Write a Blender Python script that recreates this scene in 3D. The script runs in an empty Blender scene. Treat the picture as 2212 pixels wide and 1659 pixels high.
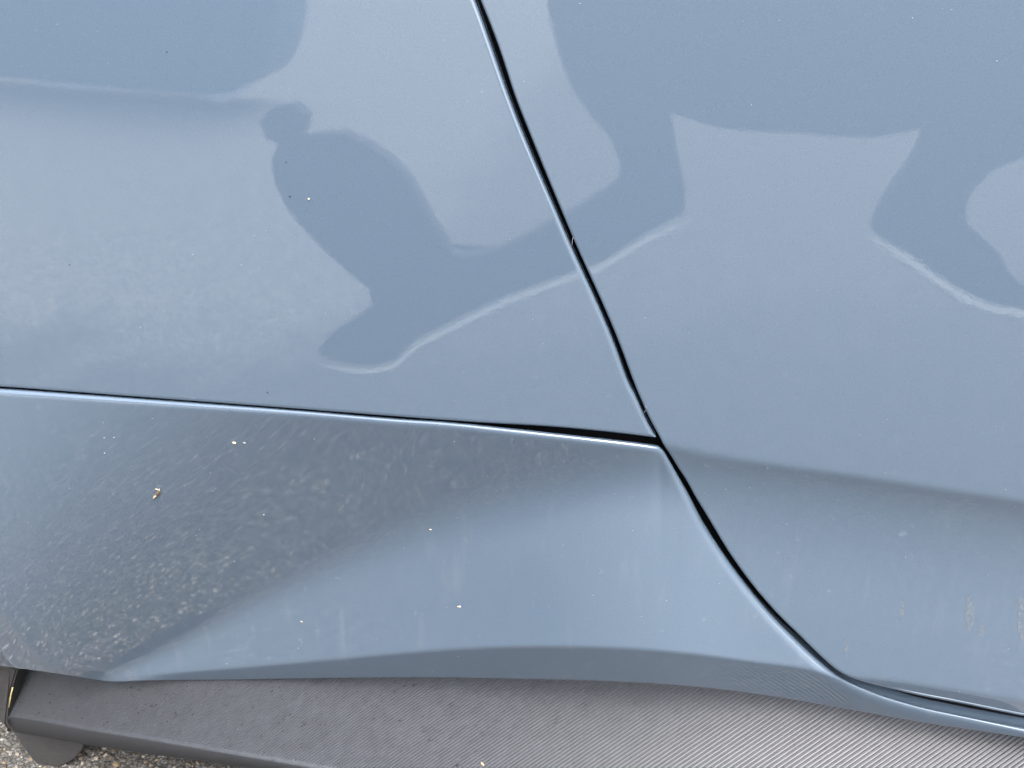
import bpy, bmesh, math, random
import numpy as np
from mathutils import Vector, Matrix
from mathutils.geometry import tessellate_polygon

random.seed(7); rng = np.random.default_rng(7)
R = math.radians
scene = bpy.context.scene

# ------------------------------------------------------------------ camera
W0, H0 = 2212.0, 1659.0                 # photograph units used for measuring
HFOV, PITCH, YAW = 60.0, 26.0, 9.5
CAM = np.array([0.104, -0.62, 1.17])
cd = bpy.data.cameras.new("camera"); cam = bpy.data.objects.new("camera", cd)
scene.collection.objects.link(cam); scene.camera = cam
cd.sensor_width = 36; cd.angle = R(HFOV); cd.clip_start = 0.01; cd.clip_end = 500
cam.location = CAM; cam.rotation_euler = (R(90 - PITCH), 0, R(YAW))
F = (W0 / 2) / math.tan(R(HFOV / 2))
M = np.array((Matrix.Rotation(R(YAW), 3, 'Z') @ Matrix.Rotation(R(90 - PITCH), 3, 'X')))

# ------------------------------------------------------------------ light
SUN_EL, SUN_AZ = 58.0, 155.0
world = bpy.data.worlds.new("World"); scene.world = world; world.use_nodes = True
wn = world.node_tree.nodes; wl = world.node_tree.links
for n in list(wn): wn.remove(n)
sky = wn.new('ShaderNodeTexSky'); sky.sky_type = 'NISHITA'; sky.sun_disc = False
sky.sun_elevation = R(SUN_EL); sky.sun_rotation = R(SUN_AZ)
sky.air_density = 1.0; sky.dust_density = 6.0; sky.ozone_density = 1.0; sky.altitude = 50
hs = wn.new('ShaderNodeHueSaturation'); hs.inputs['Saturation'].default_value = 0.68
bg = wn.new('ShaderNodeBackground'); bg.inputs['Strength'].default_value = 0.15
wo = wn.new('ShaderNodeOutputWorld')
wl.new(sky.outputs[0], hs.inputs['Color']); wl.new(hs.outputs[0], bg.inputs[0]); wl.new(bg.outputs[0], wo.inputs[0])
sl = bpy.data.lights.new("sun", 'SUN'); sl.energy = 1.4; sl.angle = R(60); sl.color = (1, 0.975, 0.94)
so = bpy.data.objects.new("sun", sl); scene.collection.objects.link(so)
sd = Vector((math.sin(R(SUN_AZ)) * math.cos(R(SUN_EL)), math.cos(R(SUN_AZ)) * math.cos(R(SUN_EL)), math.sin(R(SUN_EL))))
so.rotation_euler = sd.to_track_quat('Z', 'Y').to_euler()
scene.view_settings.view_transform = 'Standard'; scene.view_settings.look = 'None'
scene.view_settings.gamma = 1.0; scene.view_settings.exposure = 2.36
scene.cycles.max_bounces = 8

# ------------------------------------------------------------------ projection helpers
def rays(u, v):
    u, v = np.broadcast_arrays(np.asarray(u, float), np.asarray(v, float))
    c = np.stack([(u - W0 / 2) / F, -(v - H0 / 2) / F, -np.ones(u.shape)], -1)
    d = c @ M.T
    return d / np.linalg.norm(d, axis=-1, keepdims=True)
def P(u, v, y):                          # point of a sight line at depth y
    d = rays(u, v); t = (y - CAM[1]) / d[..., 1]
    return CAM + d * t[..., None]
def on_plane(u, v, p0, n):
    d = rays(u, v); t = ((p0 - CAM) @ n) / (d @ n)
    return CAM + d * t[..., None]
def on_ground(u, v): return on_plane(u, v, np.zeros(3), np.array([0, 0, 1.0]))

def spline(pts):                         # smooth monotone curve v(u) through points
    pts = np.array(pts, float); x, y = pts[:, 0], pts[:, 1]
    h = np.diff(x); dl = np.diff(y) / h; m = np.zeros_like(x)
    m[1:-1] = np.where(dl[:-1] * dl[1:] > 0, 2 * dl[:-1] * dl[1:] / (dl[:-1] + dl[1:] + 1e-12), 0)
    m[1:-1] = (dl[:-1] * h[1:] + dl[1:] * h[:-1]) / (h[1:] + h[:-1])
    m[0], m[-1] = dl[0], dl[-1]
    def f(q):
        q = np.asarray(q, float); k = np.clip(np.searchsorted(x, q) - 1, 0, len(x) - 2)
        t = (q - x[k]) / h[k]
        c = ((2*t**3 - 3*t**2 + 1) * y[k] + (t**3 - 2*t**2 + t) * h[k] * m[k]
             + (-2*t**3 + 3*t**2) * y[k+1] + (t**3 - t**2) * h[k] * m[k+1])
        c = np.where(q < x[0], y[0] + (q - x[0]) * m[0], c)
        return np.where(q > x[-1], y[-1] + (q - x[-1]) * m[-1], c)
    return f
def sst(a, b, x):
    t = np.clip((x - a) / (b - a), 0, 1); return t * t * (3 - 2 * t)
def sst5(a, b, x):
    t = np.clip((x - a) / (b - a), 0, 1); return t**3 * (t * (6 * t - 15) + 10)

# ------------------------------------------------------------------ measured outlines (photograph units)
door_edge = spline([(969,-160),(1038,0),(1077,100),(1117.5,221),(1133,260),(1232,500),(1341,750),(1371,830),(1402,901),
    (1423.4,941),(1436,965),(1447,981),(1461,1004),(1480,1033),(1500,1069),(1526,1112),(1577,1196),(1628,1266),
    (1679,1325),(1730,1375),(1778,1422),(1806,1446),(1832,1461),(1860,1471),(1929,1489),(1976,1500),(2069,1518),(2162,1537),(2370,1577)])
wing_gap = spline([(960,-160),(1027,0),(1105,221),(1221,500),(1330.5,750),(1360,830),(1370,848),(1394,901),(1415,940)])
wing_bottom = spline([(-170,824),(0,835),(295,857),(442,868),(642,883),(842,898.5),(1044,913),(1197,922),(1350,937),(1416,945)])
rocker_top = spline([(-170,829),(0,839.5),(295,861),(442,872),(642,887),(885,907),(941,910.5),(1095,926),(1248,943),(1401,961),(1422,964)])
rocker_gap = spline([(1422,964),(1430.7,971),(1450.7,1003),(1469,1035),(1489,1070),(1513,1117),(1561,1193),(1610,1260),(1660,1320),
    (1710,1371),(1765,1422),(1811,1459),(1886,1495),(1962,1519.5),(2089,1548),(2212,1570),(2370,1598)])
rocker_bottom = spline([(-170,1170),(-60,1315),(0,1404),(26,1438),(60,1446),(100,1452),(138,1457.5),(190,1466),(240,1472.5),(307,1470.5),(511,1468),(737,1464.5),(993,1464),(1146,1467),
    (1299,1471),(1474,1481),(1628,1498),(1832,1532),(1985,1559),(2212,1593),(2370,1617)])
ridge = spline([(-170,1490),(180,1470),(245,1462),(358,1452),(511,1440),(737,1420),(890,1406),(1044,1396),(1171,1393.5),(1299,1396),(1474,1407.5),(1627,1427),(1760,1446),
    (1900,1490),(2212,1575),(2370,1610)])
s_curve = spline([(-170,1640),(60,1545),(230,1470),(400,1390),(600,1288),(800,1198),(1000,1122),(1200,1070),(1430,1040),(1700,1055),(2370,1120)])
crease = spline([(1200,936),(1436,962),(1520,980),(1650,1000),(1800,1020),(2000,1050),(2212,1082),(2370,1106)])
door_fold = spline([(1500,1420),(1826,1455),(1929,1467),(2046,1484),(2212,1511),(2370,1538)])
chamfer = spline([(-170,1090),(-60,1240),(0,1317),(51,1388),(82,1421),(215,1450),(245,1462),(300,1500)])
clad_edge = spline([(-20,1544),(16,1548),(80,1558),(180,1577),(320,1600),(442,1621),(664,1659),(2370,1950)])
clad_low = spline([(-20,1573),(30,1581),(180,1607),(300,1626),(442,1645),(560,1664),(2370,1990)])

# ------------------------------------------------------------------ body surface (depth y along each sight line)
def y_upper_xz(x, z):
    dz = 1.17 - z
    return math.tan(R(1.3)) * dz + 0.5 * math.tan(R(3.2)) / 0.33 * dz**2 + (x - 0.05)**2 / (2 * 6.0)
def y_upper(u, v):
    y = np.zeros(np.broadcast(u, v).shape)
    for _ in range(14):
        p = P(u, v, y); y = y_upper_xz(p[..., 0], p[..., 2])
    return y
VF = np.arange(-200, 1800, 1.0)
def integrate(us, tanphi, v0):           # extra depth per column from facing angle tanphi(u, v), zero at v0(u)
    U, V = np.meshgrid(us, VF, indexing='ij')
    z0 = P(U, V, np.zeros_like(U))[..., 2]
    dz = -np.gradient(z0, axis=1)
    d = rays(U, V); tdep = -d[..., 2] / d[..., 1]
    tp = tanphi(U, V); dY = tp * dz / np.maximum(1 - tp * tdep, 0.15)
    c = np.cumsum(dY, axis=1)
    out = []
    for i in range(len(us)): out.append(c[i] - np.interp(v0(us[i]), VF, c[i]))
    return np.array(out)
def door_phi(U, V):
    dv = V - crease(U)
    k = sst5(-8, 14, dv) * (0.46 * np.exp(-np.maximum(dv, 0) / 58.0)) - 0.16 * sst(40, 300, dv)
    fd = V - door_fold(U)
    return k + sst5(-5, 14, fd) * 0.50 * sst(1780, 1900, U)
def y_door(us, vs):                       # us (n), vs (n, m)
    e = integrate(us, door_phi, lambda u: -190.0)
    return y_upper(us[:, None], vs) + np.array([np.interp(vs[i], VF, e[i]) for i in range(len(us))])
def y_wing(us, vs): return y_upper(us[:, None], vs)
def rocker_phi(U, V):
    sc = s_curve(U); w = 34 + 66 * sst(250, 1100, U)
    A = math.tan(R(6)) + (math.tan(R(23)) - math.tan(R(6))) * sst(-100, 800, U + (V - 900) * 0.9)
    B = math.tan(R(-5))
    C = math.tan(R(26.5))
    k = A + (B - A) * sst5(-w, w, V - sc)
    k = k + (C - k) * sst5(-4, 10, V - ridge(U)) * sst(200, 420, U)
    return k
DSHIFT = None
def y_rocker(us, vs):
    top = lambda u: rocker_top(min(u, 1422.0)) + max(0.0, u - 1422.0) * 0.09
    e = integrate(us, rocker_phi, top)
    t = np.array([top(u) for u in us])
    base = y_upper(us, t) - 0.0045
    y = base[:, None] + np.array([np.interp(vs[i], VF, e[i]) for i in range(len(us))])
    # folds at the wheel-arch end
    dk = vs - chamfer(us)[:, None]; g = sst(330, 200, us)[:, None]
    y = y + g * 0.00042 * 0.5 * np.where(dk > 4, dk, np.where(dk < -4, 0, (dk + 4)**2 / 16))
    lf = (40 + (vs - 960) * 0.24) - us[:, None]; lf = np.maximum(lf, 0)
    y = y + 0.00042 * 0.08 * (np.sqrt(lf**2 + 100) - 10)
    if DSHIFT is not None: y = y + DSHIFT(us)[:, None] + RESID(us, vs)
    return y
_u = np.linspace(1422, 2368, 190)
_d = y_door(_u, door_edge(_u)[:, None])[:, 0] - 0.0012 - y_rocker(_u, rocker_gap(_u)[:, None])[:, 0]
_k = np.linspace(1440, 2360, 7); _kd = np.interp(_k, _u, np.convolve(np.pad(_d, 8, mode='edge'), np.ones(17) / 17, 'valid'))
_base = spline([(-170, 0), (200, 0), (500, 0)] + [(900, _kd[0] * 0.35)] + list(zip(_k, _kd)))
def DSHIFT_f(u): return _base(u)
_res = _d - _base(_u)
print('DSH', np.round(_kd*1000,2), np.round(_d[::12]*1000,2), np.round(_res[:40:4]*1000,2))
def RESID(us, vs):
    r = np.interp(us, _u, _res) * sst(1400, 1440, us)
    return r[:, None] * np.exp(-np.abs(vs - rocker_gap(np.maximum(us, 1422))[:, None]) / 130.0)
DSHIFT = DSHIFT_f

# ------------------------------------------------------------------ materials
def mat(name):
    m = bpy.data.materials.new(name); m.use_nodes = True
    nt = m.node_tree; b = nt.nodes['Principled BSDF']
    return m, nt, b
def N(nt, t, **k):
    n = nt.nodes.new(t)
    for a, b in k.items():
        if a in n.inputs: n.inputs[a].default_value = b
        else: setattr(n, a, b)
    return n
def ramp(nt, src, stops):
    r = nt.nodes.new('ShaderNodeValToRGB'); e = r.color_ramp.elements
    while len(e) < len(stops): e.new(0.5)
    for q, (p, c) in zip(e, stops):
        q.position = p; q.color = c if len(c) == 4 else (*c, 1)
    nt.links.new(src, r.inputs[0]); return r
def mixc(nt, fac, a, b):
    n = nt.nodes.new('ShaderNodeMix'); n.data_type = 'RGBA'
    if isinstance(fac, (int, float)): n.inputs[0].default_value = fac
    else: nt.links.new(fac, n.inputs[0])
    for s, i in ((a, 6), (b, 7)):
        if isinstance(s, tuple): n.inputs[i].default_value = (*s, 1)
        else: nt.links.new(s, n.inputs[i])
    return n.outputs[2]
def geo(nt):
    return N(nt, 'ShaderNodeNewGeometry').outputs['Position']
G = lambda x: (x, x, x)

def make_paint():
    m, nt, b = mat('blue_grey_car_paint'); L = nt.links
    pos = geo(nt)
    fl = N(nt, 'ShaderNodeTexNoise', Scale=1300.0, Detail=2.0); L.new(pos, fl.inputs['Vector'])
    flr = ramp(nt, fl.outputs['Fac'], [(0.3, (0.0480, 0.0710, 0.1005)), (0.7, (0.0610, 0.0895, 0.1265))])
    # thin film of road dust, washed into vertical streaks lower down
    mp = N(nt, 'ShaderNodeMapping'); mp.inputs['Scale'].default_value = (60, 60, 9); L.new(pos, mp.inputs[0])
    st = N(nt, 'ShaderNodeTexNoise', Scale=1.0, Detail=4.0); L.new(mp.outputs[0], st.inputs['Vector'])
    str_ = ramp(nt, st.outputs['Fac'], [(0.58, G(0)), (0.85, G(0.11))])
    sp = N(nt, 'ShaderNodeSeparateXYZ'); L.new(pos, sp.inputs[0])
    low = N(nt, 'ShaderNodeMapRange', clamp=True); L.new(sp.outputs[2], low.inputs[0])
    low.inputs[1].default_value = 0.83; low.inputs[2].default_value = 0.67
    mul = N(nt, 'ShaderNodeMath', operation='MULTIPLY'); L.new(str_.outputs[0], mul.inputs[0]); L.new(low.outputs[0], mul.inputs[1])
    vs_ = N(nt, 'ShaderNodeTexVoronoi', Scale=85.0); vs_.inputs['Randomness'].default_value = 1.0
    wz = N(nt, 'ShaderNodeTexNoise', Scale=160.0, Detail=2.0); L.new(pos, wz.inputs['Vector'])
    wm = mixc(nt, 0.012, pos, wz.outputs['Color']); L.new(wm, vs_.inputs['Vector'])
    cs = N(nt, 'ShaderNodeSeparateColor'); L.new(vs_.outputs['Color'], cs.inputs[0])
    rad = N(nt, 'ShaderNodeMath', operation='MULTIPLY'); L.new(cs.outputs[1], rad.inputs[0]); rad.inputs[1].default_value = 0.30
    df = N(nt, 'ShaderNodeMath', operation='SUBTRACT'); L.new(rad.outputs[0], df.inputs[0]); L.new(vs_.outputs['Distance'], df.inputs[1])
    dr = ramp(nt, df.outputs[0], [(0.0, G(0)), (0.16, G(1))])
    pk = ramp(nt, cs.outputs[0], [(0.60, G(0)), (1.0, G(0.13))])
    dm = N(nt, 'ShaderNodeMath', operation='MULTIPLY'); L.new(dr.outputs[0], dm.inputs[0]); L.new(pk.outputs[0], dm.inputs[1])
    lw2 = N(nt, 'ShaderNodeMapRange', clamp=True); L.new(sp.outputs[2], lw2.inputs[0]); lw2.inputs[1].default_value = 0.93; lw2.inputs[2].default_value = 0.77
    dn = N(nt, 'ShaderNodeMath', operation='MULTIPLY'); L.new(dm.outputs[0], dn.inputs[0]); L.new(lw2.outputs[0], dn.inputs[1])
    c0 = mixc(nt, mul.outputs[0], flr.outputs[0], (0.24, 0.24, 0.23))
    c = mixc(nt, dn.outputs[0], c0, (0.28, 0.29, 0.30))
    L.new(c, b.inputs['Base Color'])
    b.inputs['Roughness'].default_value = 0.5
    b.inputs['Specular IOR Level'].default_value = 0.3
    b.inputs['Coat Weight'].default_value = 1.0
    b.inputs['Coat Roughness'].default_value = 0.012
    b.inputs['Coat IOR'].default_value = 1.8
    op = N(nt, 'ShaderNodeTexNoise', Scale=430.0, Detail=2.0); L.new(pos, op.inputs['Vector'])
    bu = N(nt, 'ShaderNodeBump', Strength=0.016, Distance=0.0006); L.new(op.outputs['Fac'], bu.inputs['Height'])
    L.new(bu.outputs[0], b.inputs['Coat Normal'])
    return m
def make_plastic(name, c0, c1, rough, bump=0.3, spots=True, left_dark=False):
    m, nt, b = mat(name); L = nt.links; pos = geo(nt)
    n1 = N(nt, 'ShaderNodeTexNoise', Scale=70.0, Detail=8.0, Roughness=0.8); L.new(pos, n1.inputs['Vector'])
    r1 = ramp(nt, n1.outputs['Fac'], [(0.35, c0), (0.68, c1)])
    out = r1.outputs[0]
    if spots:
        n2 = N(nt, 'ShaderNodeTexNoise', Scale=130.0, Detail=2.0); L.new(pos, n2.inputs['Vector'])
        r2 = ramp(nt, n2.outputs['Fac'], [(0.66, G(0)), (0.73, G(0.7))])
        out = mixc(nt, r2.outputs[0], out, tuple(0.45 * a for a in c0))
    if left_dark:  # base colour darkens towards the left end
        sx = N(nt, 'ShaderNodeSeparateXYZ'); L.new(pos, sx.inputs[0])
        ad = N(nt, 'ShaderNodeMath', operation='MULTIPLY_ADD'); L.new(n1.outputs['Fac'], ad.inputs[0]); ad.inputs[1].default_value = 0.25; L.new(sx.outputs[0], ad.inputs[2])
        mr = N(nt, 'ShaderNodeMapRange', clamp=True, interpolation_type='SMOOTHSTEP'); L.new(ad.outputs[0], mr.inputs[0])
        mr.inputs[1].default_value = -0.62; mr.inputs[2].default_value = 0.45
        mg = N(nt, 'ShaderNodeMix', data_type='RGBA', blend_type='MULTIPLY'); mg.inputs[0].default_value = 1
        gr_ = ramp(nt, mr.outputs[0], [(0, G(0.56)), (1, G(1.06))]); L.new(out, mg.inputs[6]); L.new(gr_.outputs[0], mg.inputs[7]); out = mg.outputs[2]
    L.new(out, b.inputs['Base Color'])
    b.inputs['Roughness'].default_value = rough
    n3 = N(nt, 'ShaderNodeTexNoise', Scale=900.0, Detail=3.0); L.new(pos, n3.inputs['Vector'])
    bu = N(nt, 'ShaderNodeBump', Strength=bump, Distance=0.0006); L.new(n3.outputs['Fac'], bu.inputs['Height'])
    L.new(bu.outputs[0], b.inputs['Normal'])
    return m
def make_plain(name, c, rough=0.6, var=0.15, scale=120.0):
    m, nt, b = mat(name); L = nt.links; pos = geo(nt)
    n1 = N(nt, 'ShaderNodeTexNoise', Scale=scale, Detail=4.0); L.new(pos, n1.inputs['Vector'])
    r1 = ramp(nt, n1.outputs['Fac'], [(0.3, tuple(a * (1 - var) for a in c)), (0.7, tuple(a * (1 + var) for a in c))])
    L.new(r1.outputs[0], b.inputs['Base Color']); b.inputs['Roughness'].default_value = rough
    return m
def make_ground():
    m, nt, b = mat('gravelly_asphalt'); L = nt.links; pos = geo(nt)
    v1 = N(nt, 'ShaderNodeTexVoronoi', Scale=185.0); L.new(pos, v1.inputs['Vector'])
    hsv = N(nt, 'ShaderNodeSeparateColor'); L.new(v1.outputs['Color'], hsv.inputs[0])
    r1 = ramp(nt, hsv.outputs[0], [(0.0, (0.115, 0.114, 0.109)), (0.5, (0.165, 0.163, 0.158)), (0.84, (0.215, 0.211, 0.203)), (0.94, (0.33, 0.32, 0.295)), (1.0, (0.62, 0.60, 0.56))])
    ed = ramp(nt, v1.outputs['Distance'], [(0.25, G(1)), (0.75, G(0.35))])
    mm = N(nt, 'ShaderNodeMix', data_type='RGBA', blend_type='MULTIPLY'); mm.inputs[0].default_value = 1
    L.new(r1.outputs[0], mm.inputs[6]); L.new(ed.outputs[0], mm.inputs[7])
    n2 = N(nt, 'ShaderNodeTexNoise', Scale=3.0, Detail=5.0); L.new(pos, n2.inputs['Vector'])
    # reflection brightness painted into the asphalt: darker beside the car, paler outwards, ragged edge
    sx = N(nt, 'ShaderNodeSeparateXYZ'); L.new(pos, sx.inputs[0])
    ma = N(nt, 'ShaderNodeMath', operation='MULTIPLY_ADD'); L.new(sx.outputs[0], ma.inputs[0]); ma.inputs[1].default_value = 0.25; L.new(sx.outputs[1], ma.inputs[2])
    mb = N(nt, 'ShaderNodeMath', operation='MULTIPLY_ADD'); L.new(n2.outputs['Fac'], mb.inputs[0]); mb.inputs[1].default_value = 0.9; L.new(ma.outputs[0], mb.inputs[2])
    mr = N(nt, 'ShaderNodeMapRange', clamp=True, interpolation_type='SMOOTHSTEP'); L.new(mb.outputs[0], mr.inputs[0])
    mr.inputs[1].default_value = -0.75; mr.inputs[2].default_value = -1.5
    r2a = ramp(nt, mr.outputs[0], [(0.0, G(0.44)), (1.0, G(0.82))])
    # painted paler at the left too, brightening what the wing mirrors there
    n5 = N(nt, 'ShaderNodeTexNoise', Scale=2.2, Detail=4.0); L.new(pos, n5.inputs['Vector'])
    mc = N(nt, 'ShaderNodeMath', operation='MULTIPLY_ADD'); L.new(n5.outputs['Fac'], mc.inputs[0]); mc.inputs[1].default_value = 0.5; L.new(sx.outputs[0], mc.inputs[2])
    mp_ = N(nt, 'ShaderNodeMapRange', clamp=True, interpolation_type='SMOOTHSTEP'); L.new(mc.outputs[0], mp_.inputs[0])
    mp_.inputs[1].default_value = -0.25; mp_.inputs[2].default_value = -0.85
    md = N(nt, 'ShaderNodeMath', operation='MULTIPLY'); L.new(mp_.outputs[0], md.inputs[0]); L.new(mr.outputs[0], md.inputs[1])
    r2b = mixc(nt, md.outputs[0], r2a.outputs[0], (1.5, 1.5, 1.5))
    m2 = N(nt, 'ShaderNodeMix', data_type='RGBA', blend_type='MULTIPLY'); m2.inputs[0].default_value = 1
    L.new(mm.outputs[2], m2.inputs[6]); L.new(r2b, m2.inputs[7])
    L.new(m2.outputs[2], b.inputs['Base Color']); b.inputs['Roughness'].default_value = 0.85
    bu = N(nt, 'ShaderNodeBump', Strength=0.8, Distance=0.004, invert=True); L.new(v1.outputs['Distance'], bu.inputs['Height'])
    L.new(bu.outputs[0], b.inputs['Normal'])
    return m
PAINT = make_paint()
CLAD = make_plastic('dusty_grey_plastic', (0.036, 0.040, 0.047), (0.048, 0.053, 0.062), 0.5, left_dark=True)
BLACKP = make_plastic('black_plastic', (0.010, 0.010, 0.0105), (0.021, 0.0205, 0.020), 0.7)
RUBBER = make_plain('black_rubber', (0.003, 0.003, 0.004), 0.95); RUBBER.node_tree.nodes['Principled BSDF'].inputs['Specular IOR Level'].default_value = 0.08
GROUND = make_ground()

# ------------------------------------------------------------------ object helpers
COL = scene.collection
def link(name, verts, faces, m, parent=None, smooth=True):
    me = bpy.data.meshes.new(name); me.from_pydata([tuple(p) for p in verts], [], faces); me.update()
    if smooth: me.polygons.foreach_set('use_smooth', [True] * len(me.polygons))
    if m: me.materials.append(m)
    o = bpy.data.objects.new(name, me); COL.objects.link(o)
    if parent: o.parent = parent
    return o
def tag(o, label=None, cat=None, group=None, kind=None):
    for k, x in (('label', label), ('category', cat), ('group', group), ('kind', kind)):
        if x: o[k] = x
    return o
def empty(name, loc=(0, 0, 0)):
    o = bpy.data.objects.new(name, None); o.location = loc; COL.objects.link(o); return o

PX = 0.00040                              # metres per photograph unit near the body
CL = np.array([0, .3, .8, 1.5, 2.4, 3.4, 4.6, 6, 7.6, 9.4, 11.5, 14, 17, 20, 23, 26, 29, 32])
def edge_dist(U, V, poly):
    a, b = poly[:-1], poly[1:]; ab = b - a; L2 = (ab**2).sum(1) + 1e-9
    pts = np.stack([U.ravel(), V.ravel()], 1); out = np.empty(len(pts))
    for i in range(0, len(pts), 4000):
        q = pts[i:i+4000, None, :] - a[None]
        t = np.clip((q * ab).sum(-1) / L2, 0, 1)
        out[i:i+4000] = np.sqrt(((q - t[..., None] * ab)**2).sum(-1).min(1))
    return out.reshape(U.shape)
def fillet(d, r):
    d = np.minimum(d, r)
    q = np.clip(r - d, 0, r); return r - np.sqrt(np.maximum(r * r - q * q, 0))
def panel(name, us, top, bot, yfun, edges, m, parent, step=7.0, skirt_top=None, skirt_bot=None):
    """column mesh: for each u the surface runs from top(u) to bot(u); edges = [(polyline, radius)]"""
    us = np.asarray(us, float); tv, bv = top(us), bot(us)
    bv = np.maximum(bv, tv + 0.5)
    kt = np.sqrt(1 + np.gradient(tv, us)**2); kb = np.sqrt(1 + np.gradient(bv, us)**2)
    n_mid = max(8, int(np.max(bv - tv) / step))
    V = []
    for i in range(len(us)):
        Hh = bv[i] - tv[i]
        c1 = CL * kt[i] if skirt_top is not None else CL * 0 + np.linspace(0, 1, len(CL)) * 32
        c2 = CL * kb[i] if skirt_bot is not None else np.linspace(0, 1, len(CL)) * 32
        s = min(1.0, 0.45 * Hh / max(c1[-1], c2[-1])); c1 = c1 * s; c2 = c2 * s
        mid = np.linspace(tv[i] + c1[-1], bv[i] - c2[-1], n_mid + 2)[1:-1]
        V.append(np.concatenate([tv[i] + c1, mid, bv[i] - c2[::-1]]))
    V = np.array(V); U = np.repeat(us[:, None], V.shape[1], 1)
    Y = yfun(us, V)
    for poly, r in edges:
        Y = Y + fillet(edge_dist(U, V, poly), r(U) if callable(r) else r + 0 * U) * PX
    p = P(U, V, Y)
    rows = [p[:, j] for j in range(p.shape[1])]
    if skirt_top is not None:
        rows = [p[:, 0] + np.array(o) for o in reversed(skirt_top)] + rows
    if skirt_bot is not None:
        rows = rows + [p[:, -1] + np.array(o) for o in skirt_bot]
    g = np.stack(rows, 1); n, k = g.shape[:2]
    idx = np.arange(n * k).reshape(n, k)
    q = np.stack([idx[:-1, :-1], idx[:-1, 1:], idx[1:, 1:], idx[1:, :-1]], -1).reshape(-1, 4)
    return link(name, g.reshape(-1, 3), q.tolist(), m, parent)
def poly(f, a, b, n=500):
    u = np.linspace(a, b, n); return np.stack([u, f(u)], 1)

# ------------------------------------------------------------------ the car
car = empty('parked_car', (0, 0.9, 0))
tag(car, 'blue-grey car seen close up where front wing, door and ribbed black sill meet', 'car')
car_inv = Vector((0, -0.9, 0))
def to_car(o):
    o.parent = car; o.location = car_inv; return o

SK = [(0, 0.003, 0), (0, 0.006, 0)]
wu = np.concatenate([np.arange(-165, 1380, 7.0), np.linspace(1382, 1416, 14)])
wing_top = lambda u: np.where(u < 960, -160.0, wing_gap(np.maximum(u, 960)))
wing = panel('front_wing', wu, wing_top, wing_bottom, y_wing,
    [(poly(wing_gap, 960, 1415), 12.0), (poly(wing_bottom, -170, 1416), 6.0)], PAINT, None, 7.0, SK, SK)
to_car(wing)
du = np.concatenate([np.arange(970, 1780, 6.0), np.arange(1780, 1880, 4.0), np.arange(1880, 2366, 7.0)])
door = panel('front_door', du, lambda u: np.full_like(u, -162.0), door_edge, y_door,
    [(poly(door_edge, 969, 2369, 800), 5.0)], PAINT, None, 6.0, None, SK)
to_car(door)
ru = np.concatenate([np.arange(-165, 330, 4.0), np.arange(330, 1410, 7.0), np.linspace(1412, 1500, 30), np.arange(1504, 1860, 5.0), np.arange(1860, 2366, 7.0)])
r_top = lambda u: np.where(u < 1422, rocker_top(np.minimum(u, 1422)), rocker_gap(np.maximum(u, 1422)))
fs_ = sst(1430, 1900, ru)
top_poly = np.concatenate([poly(rocker_top, -170, 1421), poly(rocker_gap, 1422, 2369)])
rocker = panel('rocker_panel', ru, r_top, rocker_bottom, y_rocker,
    [(top_poly, lambda u: 16.0 + 5.0 * sst(1425, 1520, u) + 9.0 * sst(1600, 1900, u)), (poly(rocker_bottom, -170, 2369, 700), 3.0)], PAINT, None, 4.5,
    [np.stack([0*ru, 0.0015 + 0.0035*fs_, 0*ru], 1), np.stack([0*ru, 0.024 + 0*fs_, -0.02*(1-fs_)], 1)], [(0, 0.004, 0), (0, 0.02, 0)])
to_car(rocker)

# dark structure behind the shut lines
iu = np.linspace(-165, 2366, 130)
U = np.repeat(iu[:, None], 90, 1); V = -160 + (rocker_bottom(iu) - 14 + 160)[:, None] * np.linspace(0, 1, 90)[None]
y = np.maximum(np.maximum(y_upper(U, V), y_door(iu, V)) + 0.022, np.where(V > r_top(iu)[:, None] - 120, y_rocker(iu, V) + 0.016, -1))
g = P(U, V, y); idx = np.arange(U.size).reshape(U.shape)
q = np.stack([idx[:-1, :-1], idx[:-1, 1:], idx[1:, 1:], idx[1:, :-1]], -1).reshape(-1, 4)
to_car(link('door_seal', g.reshape(-1, 3), q.tolist(), RUBBER))

def tube(pts, r, m, name, seg=8, parent=None):
    pts = [Vector(p) for p in pts]; vs, fs = [], []
    for i, p in enumerate(pts):
        t = (pts[min(i+1, len(pts)-1)] - pts[max(i-1, 0)]).normalized()
        a = t.cross(Vector((0.1, 0.2, 1))).normalized(); b2 = t.cross(a)
        rr = r(i / (len(pts) - 1)) if callable(r) else r
        for k in range(seg):
            th = 2 * math.pi * k / seg; vs.append(p + (a * math.cos(th) + b2 * math.sin(th)) * rr)
    for i in range(len(pts) - 1):
        for k in range(seg):
            k2 = (k + 1) % seg
            fs.append((i*seg+k, i*seg+k2, (i+1)*seg+k2, (i+1)*seg+k))
    fs.append(tuple(range(seg))[::-1]); fs.append(tuple((len(pts)-1)*seg + k for k in range(seg)))
    return link(name, vs, fs, m, parent)
# folded hem along the bottom of the door
hu = np.linspace(1905, 2366, 60); hv = door_edge(hu) - 5
hy = y_door(hu, hv[:, None])[:, 0] + 5.0 * PX * 0.55 - 0.0004
hem = tube(P(hu, hv, hy), lambda t: 0.0002 + 0.0010 * min(1, t * 6), PAINT, 'door_hem')
to_car(hem)

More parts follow.
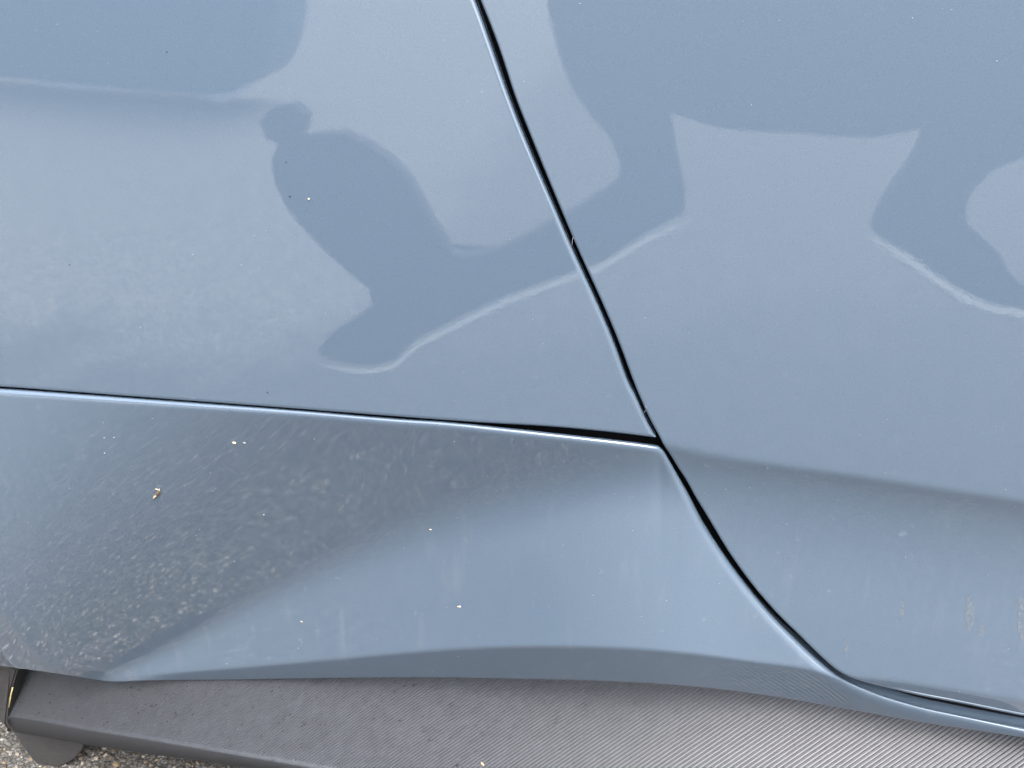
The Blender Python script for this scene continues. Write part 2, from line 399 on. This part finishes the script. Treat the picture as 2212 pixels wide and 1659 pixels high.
# rest of the body beyond the frame: closes the car off from the daylight behind it
prof = [(0.20,1.05),(0.24,1.20),(0.42,1.52),(0.90,1.60),(1.50,1.50),(1.75,1.10),(1.80,0.75),(1.72,0.35),(1.60,0.24),(0.22,0.24),(0.19,0.30)]
xs_ = [-2.0, -1.9, -0.9, 0.0, 1.0, 2.3, 2.5]; vs = []
for i, x in enumerate(xs_):
    k = 0.8 if i in (0, len(xs_) - 1) else 1.0
    vs += [(x, 1.0 + (y - 1.0) * k, 0.6 + (z - 0.6) * k) for y, z in prof]
n = len(prof); fs = [(i*n+j, i*n+(j+1) % n, (i+1)*n+(j+1) % n, (i+1)*n+j) for i in range(len(xs_)-1) for j in range(n)]
fs += [tuple(range(n))[::-1], tuple((len(xs_)-1)*n + j for j in range(n))]
to_car(link('body_shell', vs, fs, PAINT, None, False))

# ------------------------------------------------------------------ sill cladding with moulded ribs
bu_ = np.linspace(130, 2200, 60)
bp = P(bu_, rocker_bottom(bu_), y_rocker(bu_, rocker_bottom(bu_)[:, None])[:, 0])
PA = R(57); pn = np.array([0, -math.cos(PA), math.sin(PA)])
sb_ = np.array([130, 330, 560, 800, 1050, 1300, 1550, 1800, 2020, 2190.0])
sp_pts = np.array([np.mean([P(np.array(q), rocker_bottom(q), y_rocker(np.array([q]), np.array([[float(rocker_bottom(q))]]))[0, 0]) for q in (k - 60, k - 20, k + 20, k + 60)], 0) for k in sb_])
_py, _pz = np.polyfit(sp_pts[:, 0], sp_pts[:, 1], 2), np.polyfit(sp_pts[:, 0], sp_pts[:, 2], 2)
fy_ = lambda x: np.polyval(_py, x)
fz_ = lambda x: np.polyval(_pz, x)
def spine(x): return np.stack([np.asarray(x, float), fy_(x), fz_(x)], -1)
off = ((bp - spine(bp[:, 0])) @ pn).min() - 0.009
_spine0 = spine
def spine(x): return _spine0(x) + pn * off
print('BOTTOM EDGE', bp[0], bp[len(bp)//2], bp[-1], off)
e2 = np.array([0, -math.sin(PA), -math.cos(PA)])               # runs down the plate
def plate(u, v):
    x = np.broadcast_to(0.0, np.broadcast(u, v).shape); d = rays(u, v)
    for _ in range(25):
        q = spine(x); t = ((q - CAM) @ pn) / (d @ pn); p = CAM + d * t[..., None]; x = p[..., 0]
    return p
cu = np.concatenate([np.linspace(15, 45, 8), np.arange(50, 2366, 12.0)])
left_end = spline([(-100,1960),(14,1562),(16,1544),(19,1524),(26,1488),(39,1447),(60,1400)])
topc = np.maximum(rocker_bottom(cu) - 5, np.where(cu < 40, left_end(cu), -1e9)) 
botc = clad_edge(cu)
rows = []
for t in np.linspace(0, 1, 14): rows.append(plate(cu, topc + (np.maximum(botc, topc + 1) - topc) * t))
edge = rows[-1]
RR = 0.003
rows[-1] = edge - e2 * RR
# rounded front lip then the front face going down
lip = []
for a in (15, 35, 55, 75, 95):
    rr = RR; al = R(a)
    nn = pn * math.cos(al) + e2 * math.sin(al)
    lip.append(edge - e2 * rr - pn * rr + nn * rr)
low = []
dcl = rays(cu, clad_low(cu))
fy = lip[-1][:, 1] + 0.003
lowp = P(cu, clad_low(cu), fy)
low.append(lowp); low.append(lowp + np.array([0, 0.03, 0.004])); low.append(lowp + np.array([0, 0.10, 0.004]))
g = np.stack(rows + lip + low, 1); n, k = g.shape[:2]; idx = np.arange(n * k).reshape(n, k)
q = np.stack([idx[:-1, :-1], idx[:-1, 1:], idx[1:, 1:], idx[1:, :-1]], -1).reshape(-1, 4).tolist()
q.append(tuple(idx[0, :]))
clad = to_car(link('sill_cladding', g.reshape(-1, 3), q, CLAD))
# ribs
a0, a1 = plate(np.array(1474.0), np.array(1600.0)), plate(np.array(1574.0), np.array(1533.0))
dirw = (a1 - a0); dirw /= np.linalg.norm(dirw)
pitchx = np.linalg.norm(plate(np.array(1400.), np.array(1490.)) - plate(np.array(1411.2), np.array(1490.8)))
print('RIB pitch', pitchx, 'dir', dirw)
# work in plate coordinates (a along the sill, b down the plate)
def ab(p): return np.stack([p[..., 0], (p - spine(p[..., 0])) @ e2], -1)
def from_ab(a, b, h=0.0): return spine(a) + b * e2 + h * pn
tpoly = ab(plate(cu[6:], (rocker_bottom(cu[6:]) - 2))); epoly = ab(plate(cu, clad_edge(cu) - 3))
d2 = ab(a1) - ab(a0); d2 /= np.linalg.norm(d2)
perp = np.array([-d2[1], d2[0]])
vs, fs = [], []
lx0 = ab(plate(np.array(41.), np.array(1449.))); lx1 = ab(plate(np.array(18.), np.array(1544.)))
amin, amax = tpoly[0, 0] - 0.1, tpoly[-1, 0]
for a in np.arange(amin - 0.15, amax + 0.02, pitchx):
    bt = np.interp(a, tpoly[:, 0], tpoly[:, 1])
    prev = None; nst = 84
    for i in range(nst + 1):
        s = -i / nst * 0.24
        aa, bb = a + d2[0] * s, bt + d2[1] * s
        be = np.interp(aa, epoly[:, 0], epoly[:, 1]) - RR; btop = np.interp(aa, tpoly[:, 0], tpoly[:, 1])
        lx = lx0[0] + (bb - lx0[1]) / (lx1[1] - lx0[1]) * (lx1[0] - lx0[0]) + 0.0015
        ok = (bb < be) and (bb >= btop - 1e-4) and aa > lx
        if not ok: prev = None; continue
        f = 0.62 + 0.38 * float(sst(-0.45, 0.1, aa)); hgt = 0.0021 * f * min(1.0, (be - bb) / 0.003 + 0.1); wd = pitchx * 0.34 * abs(d2[1])
        c = np.array([aa, bb])
        tri = [c - perp * wd, c - perp * wd * 0.14, c + perp * wd * 0.14, c + perp * wd]
        hh = [-0.0001, hgt, hgt, -0.0001]
        cur = len(vs)
        for qn, h in zip(tri, hh): vs.append(from_ab(qn[0], qn[1], h))
        if prev is not None:
            for k in range(3): fs.append((prev + k, prev + k + 1, cur + k + 1, cur + k))
        prev = cur
ribs = link('rib_pattern', vs, fs, CLAD, None, False); to_car(ribs); tag(ribs, kind='stuff')

# wheel-arch liner at the far left and the flap hanging below the sill
def slab(name, pts, ydepths, thick, m):
    u = np.array([p[0] for p in pts], float); v = np.array([p[1] for p in pts], float)
    f = P(u, v, np.asarray(ydepths, float)); b = f + np.array([0, thick, 0]); n = len(pts)
    fs = [tuple(range(n)), tuple(range(2*n - 1, n - 1, -1))] + [(i, (i+1) % n, n + (i+1) % n, n + i) for i in range(n)]
    bm = bmesh.new(); vv = [bm.verts.new(tuple(p)) for p in np.concatenate([f, b])]
    for q in fs:
        bm.faces.new([vv[i] for i in q])
    bmesh.ops.recalc_face_normals(bm, faces=bm.faces)
    bmesh.ops.bevel(bm, geom=[e for e in bm.edges], offset=0.0025, segments=2, affect='EDGES', clamp_overlap=True)
    me = bpy.data.meshes.new(name); bm.to_mesh(me); bm.free(); me.materials.append(m)
    o = bpy.data.objects.new(name, me); COL.objects.link(o); return to_car(o)
yl = float(edge[4, 1])
print('clad left edge y', yl, 'z', edge[4, 2], 'right', edge[-1])
slab('arch_liner', [(-160,1290),(-60,1318),(0,1407),(24,1440),(37,1447),(24,1490),(16,1530),(13,1562),(22,1580),(-2,1556),(-160,1400)],
     [yl+.01]*3+[yl+.014, yl+.016, yl+.012, yl+.006, yl+.002, yl+.003, yl+.004, yl+.01], 0.03, BLACKP)
slab('mud_flap', [(20,1570),(30,1579),(110,1593),(182,1605),(176,1622),(160,1640),(136,1653),(112,1661),(86,1658),(64,1634),(38,1597)],
     [yl+.005]*11, 0.010, BLACKP)

# ------------------------------------------------------------------ ground
gs = 60
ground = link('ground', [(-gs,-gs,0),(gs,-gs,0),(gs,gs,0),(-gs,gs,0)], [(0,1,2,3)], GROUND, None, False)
tag(ground, kind='structure')
def stone_mesh(name, m, seed):
    r = random.Random(seed); bm = bmesh.new(); bmesh.ops.create_icosphere(bm, subdivisions=1, radius=1)
    for v in bm.verts: v.co *= r.uniform(0.72, 1.15)
    me = bpy.data.meshes.new(name); bm.to_mesh(me); bm.free(); me.materials.append(m); return me
SM = [make_plain('tan_stone', (0.12, 0.09, 0.056), 0.7), make_plain('grey_stone', (0.048, 0.045, 0.039), 0.7),
      make_plain('pale_stone', (0.15, 0.135, 0.11), 0.6), make_plain('brown_stone', (0.042, 0.033, 0.024), 0.7), make_plain('dark_stone', (0.022, 0.020, 0.017), 0.8)]
stones = [stone_mesh('pebble', SM[i % 5], i) for i in range(10)]
def put_pebble(p, s, k):
    o = bpy.data.objects.new('pebble', stones[k]); COL.objects.link(o); o.parent = ground
    o.location = (p[0], p[1], s * 0.12); o.scale = (s * random.uniform(.8, 1.35), s * random.uniform(.7, 1.0), s * random.uniform(.5, .75))
    o.rotation_euler = (random.uniform(-.3, .3), random.uniform(-.3, .3), random.uniform(0, 6.3))
seen = []
for i in range(4000):
    if len(seen) >= 130: break
    u = random.uniform(-20, 620); v = random.uniform(1560, 1680)
    if v < (1560 + u * 0.9 if u < 60 else 1600 + (u - 150) * 0.17): continue
    p = on_ground(np.array(u), np.array(v)); s = random.choice((0.0035, 0.0045, 0.0055, 0.007))
    if any((p[0]-q[0])**2 + (p[1]-q[1])**2 < (0.8*(s+q[2]))**2 for q in seen): continue
    seen.append((p[0], p[1], s)); put_pebble(p, s, random.choice((0, 1, 1, 2, 3, 3, 6, 7, 8, 5)))
vs, fs = [], []; base = stones[0]
bv_ = np.array([v.co for v in base.vertices]); bf = [tuple(p.vertices) for p in base.polygons]; mi = []
for i in range(3600):
    x, y = random.uniform(-1.0, 0.3), random.uniform(-0.12, 0.42); s = random.uniform(0.0012, 0.0034)
    th = random.uniform(0, 6.3); c, sn = math.cos(th), math.sin(th)
    w = bv_ * np.array([s * 1.3, s, s * .7]) * (0.8 + 0.4 * rng.random((len(bv_), 1)))
    w = np.stack([w[:, 0]*c - w[:, 1]*sn + x, w[:, 0]*sn + w[:, 1]*c + y, w[:, 2] + s * .05], 1)
    o = len(vs); vs.extend(w.tolist()); fs.extend(tuple(a + o for a in f) for f in bf)
    mi.extend([random.choice((0, 1, 1, 2, 3, 3, 4, 4, 4))] * len(bf))
gr = link('gravel', vs, fs, None, ground, False)
for m in SM: gr.data.materials.append(m)
gr.data.polygons.foreach_set('material_index', mi); tag(gr, kind='stuff')

# ------------------------------------------------------------------ what the paint mirrors
def surf(u, v, yf):
    return P(u, v, yf(np.array([u]), np.array([[v]]))[0, 0])
def mirror(u, v):                         # sight line after the glossy panel at (u, v)
    yf = lambda a, b: float(y_upper(np.array([a]), np.array([b]))[0])
    p = P(np.array(u), np.array(v), np.array(yf(u, v)))
    h = 2.0
    pu = P(np.array(u + h), np.array(v), np.array(yf(u + h, v))) - P(np.array(u - h), np.array(v), np.array(yf(u - h, v)))
    pv = P(np.array(u), np.array(v + h), np.array(yf(u, v + h))) - P(np.array(u), np.array(v - h), np.array(yf(u, v - h)))
    n = np.cross(pu, pv); n /= np.linalg.norm(n)
    d = rays(np.array(u), np.array(v)); r = d - 2 * (d @ n) * n
    return p, r
def hit(u, v, yp, zmin=0.004):
    p, r = mirror(u, v); t = (yp - p[1]) / r[1]; q = p + r * t
    if q[2] < zmin and r[2] < 0: q = p + r * ((zmin - p[2]) / r[2])
    return q
for pt in ((100, 50), (100, 500), (603, 262), (800, 800), (1000, 550), (1480, 470), (2003, 275), (2212, 680), (1106, 829), (1106,0),(1700,100)):
    p, r = mirror(*pt); print('MIRROR', pt, 'hit', np.round(p, 3), 'dep', round(math.degrees(math.asin(-r[2])), 1), 'ground', np.round(p - r * p[2] / r[2], 2) if r[2] < 0 else None, 'at', np.round(hit(*pt, -0.95), 2))
CLOTH = make_plain('dark_clothing', (0.022, 0.024, 0.030), 0.9)
def densify(pts, step=14.0):
    out = []
    for (a, b) in zip(pts, pts[1:] + pts[:1]):
        n = max(1, int(math.hypot(b[0]-a[0], b[1]-a[1]) / step))
        for i in range(n): out.append((a[0] + (b[0]-a[0]) * i / n, a[1] + (b[1]-a[1]) * i / n))
    return out
def solid(name, contour, m, thick, cap=0.0):
    """closed outline of real points -> solid of the given thickness with eased edges"""
    c = np.array(contour); n = len(c)
    layers = [(0.0, 0.0), (0.3, 0.0), (0.7, 0.0), (1.0, 0.012)]
    cen = c.mean(0)
    tang = np.roll(c, -1, 0) - np.roll(c, 1, 0); nrm = np.stack([-tang[:, 2], tang[:, 0]], 1)
    nrm /= np.linalg.norm(nrm, axis=1, keepdims=True) + 1e-9
    area = 0.5 * np.sum(c[:, 0] * np.roll(c[:, 2], -1) - np.roll(c[:, 0], -1) * c[:, 2])
    sgn = 1 if area > 0 else -1
    vs = []
    for f, ins in layers:
        q = c.copy(); q[:, 1] -= thick * f; q[:, 0] += sgn * nrm[:, 0] * ins; q[:, 2] += sgn * nrm[:, 1] * ins
        vs.append(q)
    fs = []
    for k in range(len(layers) - 1):
        for i in range(n):
            j = (i + 1) % n; fs.append((k*n+i, k*n+j, (k+1)*n+j, (k+1)*n+i))
    tri = tessellate_polygon([[Vector((p[0], p[2], 0)) for p in c]])
    fs += [tuple(t) for t in tri] + [tuple((len(layers)-1)*n + a for a in t[::-1]) for t in tri]
    return link(name, np.concatenate(vs), fs, m, None, False)
body = [(560,262),(590,232),(630,225),(660,250),(655,285),(640,300),(690,290),(740,288),(790,310),(840,345),(880,385),(905,430),
    (930,475),(960,520),(975,548),(1000,556),(1040,550),(1080,538),(1130,515),(1190,480),(1240,455),(1280,430),(1335,395),
    (1340,355),(1320,300),(1280,255),(1240,200),(1215,140),(1195,70),(1180,0),(1178,-60),(2300,-60),(2300,310),
    (2212,340),(2150,365),(2100,410),(2085,450),(2090,485),(2130,520),(2160,550),(2180,590),(2212,620),(2290,650),(2290,672),(2212,668),(2140,652),(2080,627),(2020,587),(1960,545),(1890,505),
    (1888,490),(1905,450),(1930,410),(1960,370),(1990,320),(2003,275),(1940,290),(1880,298),(1800,295),(1720,287),(1640,285),(1560,278),(1500,262),(1450,245),
    (1462,330),(1478,390),(1480,430),(1478,462),(1400,500),(1300,565),(1200,600),(1100,635),(1000,680),(900,730),(855,775),(800,790),(745,785),(690,768),
    (690,750),(720,720),(770,690),(803,660),(800,625),(760,595),(710,550),(660,500),(620,450),(595,400),(585,345),(600,312),(575,300)]
contour = [hit(u, v, -0.95) for u, v in densify(body)]
cc = np.array(contour); print('BODY', cc.min(0), cc.max(0))
person = solid('person', contour, CLOTH, 0.05)
tag(person, 'person in dark clothes facing the car, mirrored in the paint of wing and door', 'person')

blue = [(-120,150),(0,168),(150,180),(300,195),(430,205),(500,200),(550,175),(575,140),(590,80),(600,0),(604,-90),(-120,-90)]
bc = [hit(u, v, -4.0, 0.01) for u, v in densify(blue)]
print('BLUE', np.array(bc).min(0), np.array(bc).max(0))
BLUEP = make_plain('blue_panel', (0.045, 0.125, 0.185), 0.4)
blue_block = solid('reflection_block', bc, BLUEP, 0.5)  # unseen blue block added and shaped for the blue reflection on the wing
tag(blue_block, 'long blue block added out of view, mirrored in the upper left of the wing', 'reflection block')
GLINT = make_plain('pale_glint', (0.80, 0.80, 0.80), 0.4)  # pale strips added as painted glints along the blue reflection's lower edge
for tp in ([(70,172),(110,178),(160,182),(215,186),(215,192),(150,190),(95,186)], [(455,205),(500,200),(538,180),(548,185),(518,206),(480,222),(460,222)]):
    tr_ = solid('glint_strip', [hit(u, v, -3.96, 0.02) for u, v in densify(tp)], GLINT, 0.012); tr_.parent = blue_block
WHITE = make_plain('pale_curve_strip', (0.23, 0.23, 0.225), 0.8)  # pale ground strips added, shaped to give the bright curves mirrored in the paint
def strip(name, pts, ws, m):
    a = [hit(u, v - w, -9, 0.004) for (u, v), w in zip(pts, ws)]; b = [hit(u, v + w, -9, 0.004) for (u, v), w in zip(pts, ws)]
    n = len(a); vs = a + b + [p - np.array([0, 0, .003]) for p in a + b]
    fs = [(i, i+1, n+i+1, n+i) for i in range(n-1)] + [(2*n+i, i, i+1, 2*n+i+1)[::-1] for i in range(n-1)] + [(3*n+i, n+i, n+i+1, 3*n+i+1) for i in range(n-1)]
    o = link(name, vs, fs, m, ground, False); return o
strip('bright_curve_strip', [(700,790),(750,800),(800,803),(850,792),(900,748),(1000,697),(1100,650),(1200,613),(1300,578),(1400,517),(1490,478)], [2,4,5,6,6,7,6,6,7,6,3], WHITE)
strip('bright_curve_strip', [(1880,515),(1960,560),(2020,603),(2080,643),(2140,668),(2240,683)], [3,9,9,9,8,8], WHITE)

# ------------------------------------------------------------------ bits lying on the car
def place(o, u, v, yf, lift=0.0):
    p = surf(u, v, yf); o.location = (p[0], p[1] - lift, p[2])
SEED = make_plain('straw_coloured_husk', (0.36, 0.26, 0.15), 0.7)
HUSK = make_plain('brown_husk', (0.12, 0.065, 0.03), 0.7)
def seed_mesh(name, m, L, Wd):
    bm = bmesh.new(); bmesh.ops.create_uvsphere(bm, u_segments=10, v_segments=8, radius=1)
    for v in bm.verts:
        k = 1 - 0.25 * abs(v.co.x); v.co = Vector((v.co.x * L / 2, v.co.y * Wd * 0.35, v.co.z * Wd / 2 * k))
    me = bpy.data.meshes.new(name); bm.to_mesh(me); bm.free(); me.materials.append(m)
    for p in me.polygons: p.use_smooth = True
    return me

CREAM = make_plain('cream_seed_coat', (0.36, 0.295, 0.20), 0.6)
PALE = make_plain('pale_dust', (0.24, 0.24, 0.24), 0.8)
DARKS = make_plain('dark_dirt', (0.012, 0.012, 0.013), 0.9)
STRAW = make_plain('yellow_straw', (0.33, 0.27, 0.11), 0.6)
Y1 = lambda yf, u, v: float(yf(np.array([float(u)]), np.array([[float(v)]]))[0, 0])
def pt(u, v, yf, lift=0.0): return P(np.array(float(u)), np.array(float(v)), np.array(Y1(yf, u, v) - lift))
def add_seed(name, u, v, yf, L, Wd, rot, m, label, group=None):
    o = bpy.data.objects.new(name, seed_mesh(name, m, L * PX, Wd * PX)); COL.objects.link(o)
    o.location = pt(u, v, yf, Wd * PX * 0.2); o.rotation_euler = (R(-8), R(rot), 0)
    tag(o, label, 'seed', group); return o
add_seed('seed', 505.8, 956.8, y_rocker, 10.5, 6.2, 12, CREAM, 'plump cream seed stuck just below the bright top edge of the lower panel', 'seeds stuck to the lower panel')
add_seed('seed', 528.2, 957, y_rocker, 7.5, 3.2, 3, PALE, 'small whitish seed immediately right of the plump cream seed', 'seeds stuck to the lower panel')
add_seed('seed', 992, 1310.5, y_rocker, 11, 4.4, -8, CREAM, 'narrow cream seed alone low in the middle of the lower panel', 'seeds stuck to the lower panel')
add_seed('seed', 930, 1144, y_rocker, 7.5, 3.2, 5, CREAM, 'tiny cream seed on the soft curve right of the husk', 'seeds stuck to the lower panel')
add_seed('seed', 652, 1343, y_rocker, 10, 2.6, 22, SEED, 'thin tan sliver of seed slanting above the left end of the dark underside', 'seeds stuck to the lower panel')
add_seed('seed', 667, 430, y_wing, 4, 4, 0, CREAM, 'tiny round pinkish seed high on the front wing', None)
# the torn husk
hk = empty('seed_husk', tuple(pt(338, 1068, y_rocker, 0.0005)))
tag(hk, 'torn brown and cream seed husk with a forked tip stuck on the lower panel', 'husk')
inv = -Vector(hk.location)
def husk_part(name, pts, r0, m):
    o = tube([pt(u, v, y_rocker, 0.0006 + 0.0006 * k) for k, (u, v) in enumerate(pts)], lambda t: PX * (0.5 + r0 * math.sin(math.pi * (0.08 + 0.9 * t))), m, name, 7)
    o.parent = hk; o.location = inv
husk_part('husk_tail', [(330.5,1077.5),(333,1074.5),(336,1071.5),(339,1069.5)], 2.4, CREAM)
husk_part('husk_body', [(335.5,1072),(338.5,1069),(341,1065.5),(343,1062)], 2.9, HUSK)
husk_part('husk_fork', [(344.5,1064),(344.8,1061),(344,1058.5),(340,1057.2),(335.5,1056.3)], 1.6, CREAM)
husk_part('husk_fork', [(343.5,1060),(344.6,1058),(345.2,1055.6)], 1.2, PALE)
# straw in the slit between arch liner and sill
sp_ = [P(np.array(u), np.array(v), np.array(yl - 0.004)) for u, v in ((27.5,1485),(24.5,1497),(22.5,1508),(19.5,1528))]
tag(tube(sp_, 0.0009, STRAW, 'straw', 7), 'yellow piece of straw caught in the slit at the left end of the ribbed sill', 'straw')
# leaf crumb on the sill
def clad_pt(u, v, h): p = plate(np.array(float(u)), np.array(float(v))); return p + pn * h
tag(tube([clad_pt(1039,1646,.0014), clad_pt(1042,1650,.002), clad_pt(1046,1655,.0014)], lambda t: 0.0003 + 0.0011 * math.sin(3.14 * t), SEED, 'leaf_crumb', 7),
    'tan crumb of dry leaf on the ribbed sill at the bottom edge', 'leaf')
# fibres caught in the shut line
FIB = make_plain('grey_fibre', (0.20, 0.20, 0.20), 0.8)
def fibre(pts, label):
    yy = y_door(np.array([pts[0][0] + 6.0]), np.array([[pts[0][1]]]))[0, 0] - 0.0006
    tag(tube([P(np.array(u), np.array(v), np.array(yy)) for u, v in pts], 0.00011, FIB, 'fibre', 5), label, 'fibre', 'fibres caught in the shut line')
fibre([(1234,533),(1236,526),(1236.5,519),(1238,513)], 'short pale fibre across the upper part of the black shut line')
fibre([(1388,898),(1391,891),(1395.5,886),(1396,880),(1394,877)], 'curled pale fibre across the shut line just above the wing corner')

# dust and dirt specks
vs, fs, mi = [], [], []
ico = bmesh.new(); bmesh.ops.create_icosphere(ico, subdivisions=1, radius=1)
iv_ = np.array([v.co[:] for v in ico.verts]); if_ = [[v.index for v in f.verts] for f in ico.faces]; ico.free()
def speck(p, s, k, ax=1.0):
    o = len(vs); w = iv_ * np.array([s * ax, s * 0.6, s]) * (0.75 + 0.5 * rng.random((len(iv_), 1)))
    vs.extend((w + p).tolist()); fs.extend([a + o for a in f] for f in if_); mi.extend([k] * len(if_))
def specks(yf, pts, smin, smax, k):
    by = {}
    pts = sorted(pts); us_ = np.array([q[0] for q in pts], float); vv = np.array([[q[1]] for q in pts], float)
    y = yf(us_, vv)[:, 0]; pp = P(us_, vv[:, 0], y - 0.0002)
    for p in pp: speck(p, random.uniform(smin, smax) * PX, k, random.uniform(0.8, 1.9))
def rand_pts(n, u0, u1, v0, v1, ok): 
    out = []
    while len(out) < n:
        u, v = random.uniform(u0, u1), random.uniform(v0, v1)
        if ok(u, v): out.append((u, v))
    return out
in_wing = lambda u, v: v < wing_bottom(u) - 12 and (u < 960 or v > wing_gap(u) + 40)
in_door = lambda u, v: v < door_edge(u) - 20
in_rock = lambda u, v: v > (rocker_top(min(u, 1422)) if u < 1422 else rocker_gap(u)) + 25 and v < ridge(u) - 8
specks(y_wing, rand_pts(26, 0, 1400, 0, 940, in_wing), 0.35, 0.8, 0)
specks(y_door, rand_pts(22, 1040, 2212, 0, 1500, in_door) + rand_pts(30, 1500, 2212, 900, 1500, in_door), 0.35, 0.8, 0)
specks(y_rocker, [(223,913),(225,946),(226,979),(246,945),(150.5,1055),(283,1452),(570,1112),(431,1144),(506,1212),(652,1343),(989,1418),(644,1400),(490,1434)] , 0.9, 1.5, 0)
specks(y_rocker, rand_pts(70, 10, 1750, 880, 1440, in_rock), 0.35, 0.8, 0)
specks(y_wing, [(360,112),(578,848),(618,350),(626,424),(150,572)], 1.1, 1.6, 1)
specks(y_wing, [(667,430)], 1.5, 1.7, 0)
for (u, v) in [(133,1511),(173,1522),(70,1548),(1321,1545+30),(935,1607)] + rand_pts(120, 60, 2200, 1490, 1655, lambda u, v: rocker_bottom(u) + 12 < v < clad_edge(u) - 8):
    p = clad_pt(u, v, 0.0012); speck(p, random.uniform(0.5, 1.2) * PX, 0)
for (u, v) in rand_pts(150, 40, 1250, 1475, 1655, lambda u, v: rocker_bottom(u) + 14 < v < clad_edge(u) - 10 and random.random() < 1.15 - u / 1250):
    p = clad_pt(u, v, 0.0015); speck(p, random.uniform(1.2, 4.2) * PX * random.choice((0.6, 0.8, 1)), 1, random.uniform(0.9, 1.4))
du_ = link('dust_specks', vs, fs, None); to_car(du_); tag(du_, kind='stuff')
for m in (PALE, DARKS): du_.data.materials.append(m)
du_.data.polygons.foreach_set('material_index', mi)

# dried mud runs on the door
def make_mud():
    m, nt, b = mat('dried_mud_film'); L = nt.links; pos = geo(nt)
    n1 = N(nt, 'ShaderNodeTexNoise', Scale=260.0, Detail=5.0); L.new(pos, n1.inputs['Vector'])
    r = ramp(nt, n1.outputs['Fac'], [(0.36, G(0.03)), (0.62, G(0.45))]); L.new(r.outputs[0], b.inputs['Alpha'])
    b.inputs['Base Color'].default_value = (0.145, 0.158, 0.172, 1); b.inputs['Roughness'].default_value = 0.9
    b.inputs['Specular IOR Level'].default_value = 0.1
    return m
MUD = make_mud()
def mud(cu_, cv_, w, h, sd_):
    r = random.Random(sd_); n = 22; ring = []
    for i in range(n):
        t = 2 * math.pi * i / n; k = r.uniform(0.72, 1.1)
        ring.append((cu_ + math.cos(t) * w * k, cv_ + math.sin(t) * h * k))
    pts = [(cu_, cv_)] + ring
    us_ = np.array([q[0] for q in pts]); vv = np.array([[q[1]] for q in pts]); y = y_door(us_, vv)[:, 0]
    p = P(us_, vv[:, 0], y - 0.00035)
    o = link('mud_mark', p, [(0, 1 + i, 1 + (i + 1) % n) for i in range(n)], MUD); to_car(o)
for a in ((2094,1325,10,42,1),(2206,1342,9,40,2),(2205,1300,6,10,6),(1948,1320,5,22,3),(1828,1400,5,20,4),(2120,1362,6,14,5)): mud(*a)
